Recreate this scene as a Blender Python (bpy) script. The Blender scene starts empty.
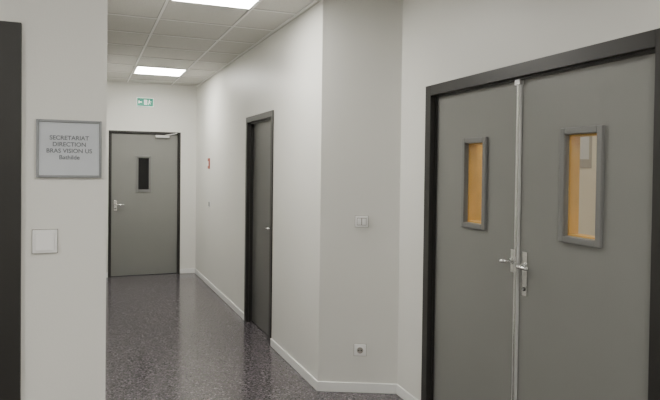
import bpy, bmesh, math
from mathutils import Vector, Matrix

# ------------------------------------------------------------ materials
def new_mat(name, col, rough=0.6, metal=0.0, noise=None, bump=None, emit=None, estr=0.0, spec=0.5, coat=0.0):
    m = bpy.data.materials.new(name); m.use_nodes = True
    nt = m.node_tree; b = nt.nodes["Principled BSDF"]
    b.inputs["Base Color"].default_value = (*col, 1)
    b.inputs["Roughness"].default_value = rough
    b.inputs["Metallic"].default_value = metal
    b.inputs["Specular IOR Level"].default_value = spec
    b.inputs["Coat Weight"].default_value = coat
    if emit:
        b.inputs["Emission Color"].default_value = (*emit, 1)
        b.inputs["Emission Strength"].default_value = estr
    tc = nt.nodes.new("ShaderNodeTexCoord")
    if noise:
        sc, amt = noise
        n = nt.nodes.new("ShaderNodeTexNoise"); n.inputs["Scale"].default_value = sc
        n.inputs["Detail"].default_value = 4
        nt.links.new(tc.outputs["Object"], n.inputs["Vector"])
        r = nt.nodes.new("ShaderNodeValToRGB")
        r.color_ramp.elements[0].position = 0.3; r.color_ramp.elements[1].position = 0.7
        r.color_ramp.elements[0].color = (*[c * (1 - amt) for c in col], 1)
        r.color_ramp.elements[1].color = (*[min(1, c * (1 + amt)) for c in col], 1)
        nt.links.new(n.outputs["Fac"], r.inputs["Fac"])
        nt.links.new(r.outputs["Color"], b.inputs["Base Color"])
    if bump:
        sc, st = bump
        n2 = nt.nodes.new("ShaderNodeTexNoise"); n2.inputs["Scale"].default_value = sc
        n2.inputs["Detail"].default_value = 3
        nt.links.new(tc.outputs["Object"], n2.inputs["Vector"])
        bp = nt.nodes.new("ShaderNodeBump"); bp.inputs["Strength"].default_value = st
        bp.inputs["Distance"].default_value = 0.002
        nt.links.new(n2.outputs["Fac"], bp.inputs["Height"])
        nt.links.new(bp.outputs["Normal"], b.inputs["Normal"])
    return m

M_wall = new_mat("wall_paint", (0.775, 0.772, 0.728), 0.42, noise=(1.5, 0.012), bump=(160, 0.25))
M_room = new_mat("side_room_paint", (0.80, 0.77, 0.68), 0.7, noise=(2, 0.02))
M_base = new_mat("baseboard_white", (0.88, 0.885, 0.87), 0.35, noise=(6, 0.01))
M_tile = new_mat("ceiling_tile", (0.58, 0.57, 0.535), 0.85, noise=(120, 0.10), bump=(200, 0.4))
M_grid = new_mat("ceiling_grid_metal", (0.76, 0.755, 0.73), 0.45, noise=(5, 0.01))
M_seam = new_mat("ceiling_seam_shadow_gap", (0.36, 0.355, 0.335), 0.8, noise=(5, 0.02))
M_door = new_mat("door_grey_laminate", (0.218, 0.219, 0.205), 0.36, noise=(3, 0.02), bump=(300, 0.12))
M_door2 = new_mat("door_grey_window_frame", (0.185, 0.186, 0.180), 0.30, noise=(3, 0.02))
M_frame = new_mat("door_frame_dark", (0.022, 0.021, 0.019), 0.40, noise=(5, 0.06))
M_leafdark = new_mat("door_dark_laminate", (0.135, 0.134, 0.127), 0.33, noise=(3, 0.03))
M_steel = new_mat("brushed_steel", (0.70, 0.70, 0.68), 0.25, metal=1.0, noise=(40, 0.05))
M_alu = new_mat("satin_aluminium", (0.70, 0.70, 0.69), 0.33, metal=0.5, noise=(30, 0.04))
M_amber = new_mat("amber_wood", (0.68, 0.41, 0.10), 0.5, noise=(9, 0.10))
M_white = new_mat("white_plastic", (0.90, 0.90, 0.89), 0.35, noise=(6, 0.01))
M_dark = new_mat("dark_plastic", (0.03, 0.03, 0.03), 0.5, noise=(6, 0.05))
M_black = new_mat("dark_glass", (0.004, 0.004, 0.005), 0.08, noise=(4, 0.1))
M_red = new_mat("red_plastic", (0.36, 0.09, 0.06), 0.4, noise=(6, 0.05))
M_paper = new_mat("sign_paper", (0.58, 0.61, 0.645), 0.5, noise=(8, 0.03))
M_signframe = new_mat("sign_frame_grey", (0.28, 0.29, 0.30), 0.35, metal=0.4, noise=(8, 0.04))
M_ink = new_mat("ink_grey", (0.15, 0.16, 0.18), 0.6, noise=(8, 0.05))
M_green = new_mat("exit_green", (0.02, 0.26, 0.17), 0.4, noise=(8, 0.05), emit=(0.02, 0.40, 0.25), estr=0.3)
M_exitw = new_mat("exit_white", (0.8, 0.85, 0.82), 0.4, noise=(8, 0.02), emit=(0.8, 1, 0.9), estr=0.6)
M_cab = new_mat("cabinet_grey", (0.35, 0.33, 0.30), 0.5, noise=(4, 0.05))
M_light = new_mat("light_diffuser", (0.9, 0.9, 0.9), 0.5, emit=(1.0, 0.97, 0.915), estr=36)
M_lightw = new_mat("light_diffuser_warm", (0.9, 0.9, 0.9), 0.5, emit=(1.0, 0.88, 0.68), estr=38)

# glass
M_glass = bpy.data.materials.new("clear_glass"); M_glass.use_nodes = True
nt = M_glass.node_tree; nt.nodes.clear()
o = nt.nodes.new("ShaderNodeOutputMaterial"); mx = nt.nodes.new("ShaderNodeMixShader")
tr = nt.nodes.new("ShaderNodeBsdfTransparent"); gl = nt.nodes.new("ShaderNodeBsdfGlossy")
gl.inputs["Roughness"].default_value = 0.02; mx.inputs[0].default_value = 0.05
nt.links.new(tr.outputs[0], mx.inputs[1]); nt.links.new(gl.outputs[0], mx.inputs[2]); nt.links.new(mx.outputs[0], o.inputs[0])

# floor: speckled vinyl
M_floor = bpy.data.materials.new("speckled_vinyl_floor"); M_floor.use_nodes = True
nt = M_floor.node_tree; b = nt.nodes["Principled BSDF"]
tc = nt.nodes.new("ShaderNodeTexCoord")
vo = nt.nodes.new("ShaderNodeTexVoronoi"); vo.inputs["Scale"].default_value = 105
no = nt.nodes.new("ShaderNodeTexNoise"); no.inputs["Scale"].default_value = 55; no.inputs["Detail"].default_value = 5
nt.links.new(tc.outputs["Object"], vo.inputs["Vector"]); nt.links.new(tc.outputs["Object"], no.inputs["Vector"])
r1 = nt.nodes.new("ShaderNodeValToRGB")
r1.color_ramp.elements[0].position = 0.34; r1.color_ramp.elements[0].color = (0.068, 0.060, 0.067, 1)
r1.color_ramp.elements[1].position = 0.68; r1.color_ramp.elements[1].color = (0.170, 0.156, 0.166, 1)
nt.links.new(no.outputs["Fac"], r1.inputs["Fac"])
sp = nt.nodes.new("ShaderNodeSeparateColor"); nt.links.new(vo.outputs["Color"], sp.inputs[0])
r2 = nt.nodes.new("ShaderNodeValToRGB")
r2.color_ramp.interpolation = 'CONSTANT'
r2.color_ramp.elements[0].color = (0.60, 0.58, 0.61, 1)
r2.color_ramp.elements[1].position = 0.40; r2.color_ramp.elements[1].color = (1, 1, 1, 1)
e = r2.color_ramp.elements.new(0.86); e.color = (1.7, 1.65, 1.7, 1)
nt.links.new(sp.outputs[0], r2.inputs["Fac"])
mm = nt.nodes.new("ShaderNodeMix"); mm.data_type = 'RGBA'; mm.blend_type = 'MULTIPLY'; mm.inputs[0].default_value = 1
nt.links.new(r1.outputs["Color"], mm.inputs[6]); nt.links.new(r2.outputs["Color"], mm.inputs[7])
nt.links.new(mm.outputs[2], b.inputs["Base Color"])
b.inputs["Roughness"].default_value = 0.14
b.inputs["Specular IOR Level"].default_value = 0.65
n3 = nt.nodes.new("ShaderNodeTexNoise"); n3.inputs["Scale"].default_value = 9
nt.links.new(tc.outputs["Object"], n3.inputs["Vector"])
bp = nt.nodes.new("ShaderNodeBump"); bp.inputs["Strength"].default_value = 0.06; bp.inputs["Distance"].default_value = 0.002
nt.links.new(n3.outputs["Fac"], bp.inputs["Height"]); nt.links.new(bp.outputs["Normal"], b.inputs["Normal"])

# ------------------------------------------------------------ mesh helpers
def link(ob, parent=None):
    bpy.context.scene.collection.objects.link(ob)
    if parent is not None: ob.parent = parent
    return ob

def prisms(name, quads, mat, parent=None, bevel=0.0, mw=None):
    """quads: list of (4 plan points ccw/cw, z0, z1)"""
    bm = bmesh.new()
    for pts, z0, z1 in quads:
        lo = [bm.verts.new((p[0], p[1], z0)) for p in pts]
        hi = [bm.verts.new((p[0], p[1], z1)) for p in pts]
        bm.faces.new(lo); bm.faces.new(hi)
        n = len(pts)
        for i in range(n):
            bm.faces.new((lo[i], lo[(i + 1) % n], hi[(i + 1) % n], hi[i]))
    bmesh.ops.recalc_face_normals(bm, faces=bm.faces)
    me = bpy.data.meshes.new(name); bm.to_mesh(me); bm.free()
    me.materials.append(mat)
    ob = bpy.data.objects.new(name, me)
    if mw is not None: ob.matrix_world = mw
    link(ob, parent)
    if bevel > 0:
        md = ob.modifiers.new("bevel", 'BEVEL'); md.width = bevel; md.segments = 2; md.limit_method = 'ANGLE'
    return ob

def boxes(name, bl, mat, parent=None, bevel=0.0, mw=None):
    return prisms(name, [([(a, c), (b_, c), (b_, d), (a, d)], e_, f_) for a, b_, c, d, e_, f_ in bl], mat, parent, bevel, mw)

def tube(name, pts, rad, mat, parent):
    cu = bpy.data.curves.new(name, 'CURVE'); cu.dimensions = '3D'
    s = cu.splines.new('POLY'); s.points.add(len(pts) - 1)
    for i, p in enumerate(pts): s.points[i].co = (*p, 1)
    cu.bevel_depth = rad; cu.bevel_resolution = 4; cu.use_fill_caps = True
    cu.materials.append(mat)
    return link(bpy.data.objects.new(name, cu), parent)

def disc(name, c, rad, depth, mat, parent, seg=28):
    """cylinder with axis along local y, front face at c.y"""
    bm = bmesh.new()
    bmesh.ops.create_cone(bm, cap_ends=True, segments=seg, radius1=rad, radius2=rad, depth=depth,
                          matrix=Matrix.Translation((c[0], c[1] + depth / 2, c[2])) @ Matrix.Rotation(math.pi / 2, 4, 'X'))
    me = bpy.data.meshes.new(name); bm.to_mesh(me); bm.free(); me.materials.append(mat)
    ob = link(bpy.data.objects.new(name, me), parent)
    md = ob.modifiers.new("bevel", 'BEVEL'); md.width = min(0.0015, depth * 0.3); md.segments = 2; md.limit_method = 'ANGLE'
    return ob

def empty(name, mw):
    e = bpy.data.objects.new(name, None); e.empty_display_size = 0.1
    link(e); e.matrix_world = mw
    return e

# ------------------------------------------------------------ room plan (closed, interior on right of travel)
H = 2.74
T = 0.15
Rdir = Vector((-0.035, -1.0)).normalized()
C0 = Vector((2.018, 3.737))
DC = 0.06
C = C0 + Rdir * DC
P = [Vector(p) for p in [(-2.6, -2.263), (-2.6, 2.40), (0.068, 2.40), (0.068, 8.92), (1.488, 8.92), (1.516, 3.915)]]
P.append(C); P.append(C0 + Rdir * 6.0)
names = ["hall_left", "sign", "corridor_left", "corridor_end", "corridor_right", "return", "right", "back"]
N = len(P)
def segdir(i): return (P[(i + 1) % N] - P[i]).normalized()
def nrm(i):
    d = segdir(i); return Vector((-d.y, d.x))   # outward (into wall)
def miter(i, o):
    a, b_ = nrm((i - 1) % N), nrm(i)
    return P[i] + (a + b_) * (o / (1 + a.dot(b_)))
def plan(i, ta, tb, o0, o1):
    L = (P[(i + 1) % N] - P[i]).length; d = segdir(i); n = nrm(i)
    def pt(t, o):
        if t is None: return miter(i, o)
        if t == 'end': return miter((i + 1) % N, o)
        return P[i] + d * t + n * o
    return [pt(ta, o0), pt(tb, o0), pt(tb, o1), pt(ta, o1)]
def frame_mw(i):
    d = segdir(i); n = nrm(i)
    m = Matrix(((d.x, n.x, 0, P[i].x), (d.y, n.y, 0, P[i].y), (0, 0, 1, 0), (0, 0, 0, 1)))
    return m

# doors: seg -> (t0, t1, top) of outer frame
openings = {1: (1.35, 2.383, 2.07), 3: (0.209, 1.194, 2.06), 4: (2.94, 3.87, 2.07), 6: (0.42 - DC, 2.20 - DC, 2.095)}
for i in range(N):
    qs = []
    if i in openings:
        a, b_, z = openings[i]
        qs.append((plan(i, None, a, 0, T), 0, H)); qs.append((plan(i, b_, 'end', 0, T), 0, H))
        qs.append((plan(i, a, b_, 0, T), z, H))
    else:
        qs.append((plan(i, None, 'end', 0, T), 0, H))
    prisms("wall_" + names[i], qs, M_wall)
    bq = []
    if i in openings:
        bq.append((plan(i, None, a - 0.002, -0.012, -0.0005), 0.001, 0.07)); bq.append((plan(i, b_ + 0.002, 'end', -0.012, -0.0005), 0.001, 0.07))
    else:
        bq.append((plan(i, None, 'end', -0.012, -0.0005), 0.001, 0.07))
    prisms("baseboard_" + names[i], bq, M_base, bevel=0.003)

boxes("floor", [(-2.9, 5.3, -2.6, 9.2, -0.1, 0.0)], M_floor)
boxes("ceiling", [(-2.9, 5.3, -2.6, 9.2, H, H + 0.1)], M_tile)

# suspended ceiling T-grid (clipped to room plan rectangles)
gx0, gy0 = 0.52, 0.15
strips = []; seams = []
w = 0.010; g = 0.005
def grid_rect(x0, x1, y0, y1):
    k = -12
    while k < 30:
        x = gx0 + 0.6 * k
        if x0 + 0.02 < x < x1 - 0.02:
            strips.append((x - w, x + w, y0, y1, H - 0.006, H - 0.0002))
            seams.append((x - w - g, x - w, y0, y1, H - 0.0018, H - 0.0002)); seams.append((x + w, x + w + g, y0, y1, H - 0.0018, H - 0.0002))
        y = gy0 + 0.6 * k
        if y0 + 0.02 < y < y1 - 0.02:
            strips.append((x0, x1, y - w, y + w, H - 0.0055, H - 0.0002))
            seams.append((x0, x1, y - w - g, y - w, H - 0.0016, H - 0.0002)); seams.append((x0, x1, y + w, y + w + g, H - 0.0016, H - 0.0002))
        k += 1
grid_rect(0.07, 1.485, 2.40, 8.915)
grid_rect(-2.595, 1.80, -2.25, 2.395)
boxes("ceiling_grid", strips, M_grid)
boxes("ceiling_seams", seams, M_seam)
boxes("ceiling_edge_trim", [(0.069, 1.487, 8.895, 8.919, H - 0.008, H - 0.0003), (1.466, 1.487, 3.95, 8.895, H - 0.008, H - 0.0003),
                            (0.069, 0.09, 2.41, 8.895, H - 0.008, H - 0.0003)], M_grid)

def panel(name, x, y, mat, z=H):
    e = empty(name, Matrix.Translation((x, y, z)))
    s = 0.295
    boxes("diffuser", [(-s + .02, s - .02, -s + .02, s - .02, -0.010, -0.006)], mat, e)
    boxes("housing", [(-s, s, -s, -s + .02, -0.012, -0.006), (-s, s, s - .02, s, -0.012, -0.006),
                      (-s, -s + .02, -s, s, -0.012, -0.006), (s - .02, s, -s, s, -0.012, -0.006)], M_grid, e)
    return e
for k, (x, y) in enumerate([(0.82, 7.65), (0.82, 4.05), (0.82, 0.45), (-1.58, 0.45), (-0.38, -1.35)]):
    panel("ceiling_light_panel", x, y, M_light)

# ------------------------------------------------------------ side room behind double door
boxes("wall_side_room_north", [(1.70, 5.0, 4.30, 4.42, 0, H)], M_room)
boxes("wall_side_room_east", [(5.0, 5.12, 0.2, 4.42, 0, H)], M_room)
boxes("wall_side_room_south", [(2.15, 5.0, 0.2, 0.32, 0, H)], M_room)
panel("ceiling_light_panel", 3.3, 2.6, M_lightw)
cab = empty("wooden_cupboard", Matrix.Translation((2.62, 4.0, 0)))
boxes("carcass", [(-0.36, 0.36, 0.0, 0.29, 0.06, 2.1)], M_amber, cab, 0.004)
boxes("doors", [(-0.355, -0.003, -0.02, -0.001, 0.08, 2.08), (0.003, 0.355, -0.02, -0.001, 0.08, 2.08)], M_amber, cab, 0.003)
boxes("plinth", [(-0.34, 0.34, 0.02, 0.28, 0, 0.06)], M_dark, cab)
nb = empty("wall_notice_board", Matrix.Translation((4.02, 4.2995, 1.90)))
boxes("board", [(-0.35, 0.35, -0.02, 0, -0.3, 0.3)], M_cab, nb)
boxes("papers", [(-0.3, -0.1, -0.024, -0.021, -0.05, 0.25), (-0.05, 0.13, -0.024, -0.021, -0.1, 0.2), (0.17, 0.31, -0.024, -0.021, -0.22, 0.1)], M_paper, nb)

# ------------------------------------------------------------ doors
def lever(parent, x, y, z, sgn, plate=(0.02, 0.12, 0.10), long=0.115, cyl=True, tag=""):
    """lever handle, lever extends in sgn * x; plate half-width, below, above"""
    pw, dn, up = plate
    boxes("handle_plate" + tag, [(x - pw, x + pw, y - 0.008, y, z - dn, z + up)], M_steel, parent, 0.003)
    pts = [(x, y - 0.006, z), (x, y - 0.045, z), (x + sgn * 0.006, y - 0.054, z), (x + sgn * 0.016, y - 0.058, z), (x + sgn * long, y - 0.056, z - 0.002),
           (x + sgn * (long + .008), y - 0.050, z - 0.002)]
    tube("handle_lever" + tag, pts, 0.0095, M_steel, parent)
    disc("handle_collar" + tag, (x, y - 0.014, z), 0.016, 0.007, M_steel, parent)
    if cyl:
        disc("lock_cylinder" + tag, (x, y - 0.013, z - dn + 0.035), 0.010, 0.006, M_dark, parent)
        boxes("keyhole" + tag, [(x - 0.0015, x + 0.0015, y - 0.0145, y - 0.0125, z - dn + 0.030, z - dn + 0.040)], M_alu, parent)

def leaf(parent, nm, a, b_, z0, z1, y0, th, mat, win=None, reveal=None, glass=None):
    if not win:
        boxes(nm, [(a, b_, y0, y0 + th, z0, z1)], mat, parent, 0.002); return
    wa, wb, wz0, wz1 = win
    fw = 0.030
    ia, ib, i0, i1 = wa + fw, wb - fw, wz0 + fw, wz1 - fw
    boxes(nm, [(a, ia, y0, y0 + th, z0, z1), (ib, b_, y0, y0 + th, z0, z1),
               (ia, ib, y0, y0 + th, z0, i0), (ia, ib, y0, y0 + th, i1, z1)], mat, parent)
    fr = [(wa, ia, wz0, wz1), (ib, wb, wz0, wz1), (ia, ib, wz0, i0), (ia, ib, i1, wz1)]
    boxes(nm + "_window_frame", [(p, q, y0 - 0.018, y0 - 0.0003, r, s) for p, q, r, s in fr], M_door2, parent, 0.004)
    g = 0.008
    boxes(nm + "_glazing_bead", [(ia, ia + g, y0 + .012, y0 + th + .015, i0, i1), (ib - g, ib, y0 + .012, y0 + th + .015, i0, i1),
                                 (ia, ib, y0 + .012, y0 + th + .015, i0, i0 + g), (ia, ib, y0 + .012, y0 + th + .015, i1 - g, i1)], reveal or mat, parent)
    boxes(nm + "_glass", [(ia + g, ib - g, y0 + 0.004, y0 + 0.009, i0 + g, i1 - g)], glass or M_glass, parent)

def doorframe(parent, a, b_, z, fw, lip=0.012, depth=0.10, ftop=None):
    ft = ftop or fw
    boxes("frame", [(a, a + fw, -lip, depth, 0, z), (b_ - fw, b_, -lip, depth, 0, z), (a + fw, b_ - fw, -lip, depth, z - ft, z)], M_frame, parent, 0.002)
    # stop bead
    boxes("frame_stop", [(a + fw, a + fw + .012, 0.02, 0.034, 0, z - ft), (b_ - fw - .012, b_ - fw, 0.02, 0.034, 0, z - ft),
                         (a + fw, b_ - fw, 0.02, 0.034, z - ft - .012, z - ft)], M_frame, parent)

# door_1: double door on right wall
d = empty("door_1", frame_mw(6))
a, b_, z = openings[6]
doorframe(d, a, b_, z, 0.065)
mid = 1.308 - DC
ys = 0.036
leaf(d, "leaf_left", a + 0.068, mid - 0.003, 0.008, z - 0.068, ys, 0.05, M_door, (0.800 - DC, 1.036 - DC, 1.240, 1.750), M_amber)
leaf(d, "leaf_right", mid + 0.003, b_ - 0.068, 0.008, z - 0.068, ys, 0.05, M_door, (1.608 - DC, 1.858 - DC, 1.250, 1.762), M_amber)
boxes("astragal", [(mid - 0.018, mid + 0.014, ys - 0.014, ys - 0.0005, 0.01, z - 0.07)], M_alu, d, 0.003)
boxes("astragal_ridge", [(mid - 0.004, mid + 0.006, ys - 0.020, ys - 0.0142, 0.01, z - 0.07)], M_steel, d, 0.002)
boxes("bolt_keeper", [(mid - 0.02, mid + 0.02, ys - 0.026, ys - 0.001, z - 0.10, z - 0.072)], M_alu, d, 0.002)
lever(d, mid + 0.058, ys, 1.10, 1, plate=(0.018, 0.15, 0.07), long=0.075, tag="_right")
lever(d, mid - 0.040, ys, 1.11, -1, plate=(0.013, 0.06, 0.06), long=0.025, cyl=False, tag="_left")
for k, hz in enumerate([0.25, 1.05, 1.8]):
    boxes("hinge_%d" % k, [(b_ - 0.075, b_ - 0.060, ys - 0.012, ys - 0.001, hz, hz + 0.1)], M_frame, d, 0.003)

# door_2: end of corridor
d = empty("door_2", frame_mw(3))
a, b_, z = openings[3]
doorframe(d, a, b_, z, 0.028, lip=0.008)
leaf(d, "leaf", a + 0.031, b_ - 0.031, 0.008, z - 0.031, 0.036, 0.045, M_door, (0.575, 0.790, 1.195, 1.715), M_door2, M_black)
lever(d, a + 0.095, 0.036, 1.02, 1, plate=(0.02, 0.09, 0.06), long=0.10)
boxes("closer_body", [(b_ - 0.36, b_ - 0.16, -0.02, 0.0355, z - 0.085, z - 0.05)], M_alu, d, 0.004)
tube("closer_arm", [(b_ - 0.22, -0.012, z - 0.048), (b_ - 0.10, -0.10, z - 0.03), (b_ - 0.06, -0.012, z - 0.015)], 0.007, M_alu, d)

# door_3: corridor right wall
d = empty("door_3", frame_mw(4))
a, b_, z = openings[4]
doorframe(d, a, b_, z, 0.055, depth=0.13)
leaf(d, "leaf", a + 0.058, b_ - 0.058, 0.008, z - 0.058, 0.055, 0.045, M_leafdark)
lever(d, b_ - 0.12, 0.055, 1.02, -1, plate=(0.02, 0.10, 0.08), long=0.10)

# door_4: left
d = empty("door_4", frame_mw(1))
a, b_, z = openings[1]
doorframe(d, a, b_, z, 0.07, lip=0.02)
leaf(d, "leaf", a + 0.073, b_ - 0.073, 0.008, z - 0.073, 0.036, 0.045, M_leafdark)
lever(d, a + 0.13, 0.036, 1.02, 1)

# ------------------------------------------------------------ wall fittings
def at(i, t, z):
    return frame_mw(i) @ Matrix.Translation((t, -0.0005, z))

def text(name, s, size, loc, parent, mat, align='CENTER'):
    cu = bpy.data.curves.new(name, 'FONT'); cu.body = s; cu.size = size; cu.align_x = align; cu.align_y = 'CENTER'
    cu.extrude = 0.0004; cu.space_line = 1.1; cu.offset = 0.0004; cu.materials.append(mat)
    ob = link(bpy.data.objects.new(name, cu), parent)
    ob.location = loc; ob.rotation_euler = (math.pi / 2, 0, 0)
    return ob

# framed door sign
e = empty("framed_door_sign", at(1, 2.6 - 0.060, 1.628))
sw, sh = 0.110, 0.105
boxes("backing", [(-sw + .006, sw - .006, -0.008, 0, -sh + .006, sh - .006)], M_paper, e)
f = 0.009
boxes("frame", [(-sw, -sw + f, -0.014, 0, -sh, sh), (sw - f, sw, -0.014, 0, -sh, sh), (-sw + f, sw - f, -0.014, 0, -sh, -sh + f), (-sw + f, sw - f, -0.014, 0, sh - f, sh)], M_signframe, e, 0.002)
text("lettering", "SECRETARIAT\nDIRECTION\nBRAS VISION US\nBathilde", 0.0215, (0, -0.0086, 0.004), e, M_ink)

# rocker light switch near sign
e = empty("light_switch", at(1, 2.6 - 0.140, 1.292))
boxes("painted_shadow_gap", [(-0.043, 0.043, -0.003, 0, -0.044, 0.044)], M_cab, e)  # grey rim painted in as the shadow gap around the plate
boxes("plate", [(-0.041, 0.041, -0.012, -0.0032, -0.042, 0.042)], M_white, e, 0.003)
boxes("rocker", [(-0.032, 0.032, -0.017, -0.0122, -0.033, 0.033)], M_white, e, 0.003)

# switch on return wall
e = empty("light_switch", at(5, 0.290, 1.20))
boxes("painted_shadow_gap", [(-0.048, 0.048, -0.003, 0, -0.041, 0.041)], M_cab, e)  # darker slab behind the plate, its colour stands in for edge shadow
boxes("plate", [(-0.045, 0.045, -0.012, -0.0032, -0.038, 0.038)], M_white, e, 0.003)
boxes("rocker_surround", [(-0.033, 0.033, -0.0135, -0.0122, -0.026, 0.026)], M_cab, e)
boxes("rocker", [(-0.030, -0.003, -0.0175, -0.0137, -0.022, 0.022), (0.003, 0.030, -0.0175, -0.0137, -0.022, 0.022)], M_white, e, 0.002)

# wall socket
e = empty("wall_socket", at(5, 0.290, 0.30))
boxes("painted_shadow_gap", [(-0.045, 0.045, -0.003, 0, -0.043, 0.043)], M_cab, e)  # grey backing added to draw the shadow line round the socket plate
boxes("plate", [(-0.042, 0.042, -0.010, -0.0032, -0.040, 0.040)], M_white, e, 0.003)
disc("rim", (0, -0.0137, 0), 0.029, 0.0035, M_base, e)
disc("well", (0, -0.0150, 0), 0.022, 0.0012, M_cab, e)
disc("pin_hole_left", (-0.009, -0.0163, 0), 0.005, 0.0012, M_dark, e)
disc("pin_hole_right", (0.009, -0.0163, 0), 0.005, 0.0012, M_dark, e)

# call point + small switch in corridor
e = empty("fire_call_point", at(4, 1.00, 1.61))
boxes("housing", [(-0.035, 0.035, -0.018, 0, -0.07, 0.07)], M_red, e, 0.004)
boxes("press_panel", [(-0.022, 0.022, -0.020, -0.0182, -0.03, 0.03)], M_white, e, 0.001)
e = empty("light_switch", at(4, 1.05, 1.08))
boxes("plate", [(-0.04, 0.04, -0.010, 0, -0.04, 0.04)], M_white, e, 0.003)
boxes("rocker", [(-0.03, 0.03, -0.014, -0.0102, -0.03, 0.03)], M_signframe, e, 0.003)

# emergency exit sign
e = empty("emergency_exit_sign", at(3, 0.690, 2.47))
boxes("housing", [(-0.115, 0.115, -0.04, 0, -0.062, 0.062)], M_exitw, e, 0.004)
boxes("green_panel", [(-0.108, 0.108, -0.042, -0.0402, -0.055, 0.055)], M_green, e)
boxes("pictogram_door", [(-0.015, 0.028, -0.0435, -0.0422, -0.035, 0.035)], M_exitw, e)
boxes("pictogram_arrow", [(-0.090, -0.045, -0.0435, -0.0422, -0.007, 0.007), (-0.090, -0.077, -0.0435, -0.0422, -0.020, 0.020)], M_exitw, e)
boxes("pictogram_runner", [(0.05, 0.064, -0.0435, -0.0422, 0.022, 0.036), (0.047, 0.060, -0.0435, -0.0422, -0.012, 0.018),
                           (0.060, 0.085, -0.0435, -0.0422, 0.004, 0.011), (0.040, 0.048, -0.0435, -0.0422, -0.036, -0.01), (0.058, 0.078, -0.0435, -0.0422, -0.024, -0.016)], M_exitw, e)

# ------------------------------------------------------------ world
wd = bpy.data.worlds.new("world"); bpy.context.scene.world = wd; wd.use_nodes = True
wd.node_tree.nodes["Background"].inputs[0].default_value = (0.8, 0.85, 1, 1)
wd.node_tree.nodes["Background"].inputs[1].default_value = 0.05

# ------------------------------------------------------------ camera
cam = bpy.data.cameras.new("camera"); co = bpy.data.objects.new("camera", cam); link(co)
cam.sensor_width = 36; cam.lens = 600 / 660 * 36; cam.shift_y = -21.5 / 660; cam.clip_start = 0.05
co.matrix_world = (Matrix.Translation((0, 0, 1.57)) @ Matrix.Rotation(math.radians(-22.05), 4, 'Z')
                   @ Matrix.Rotation(math.radians(90 - 1.0), 4, 'X') @ Matrix.Rotation(math.radians(0.7), 4, 'Z'))
bpy.context.scene.camera = co
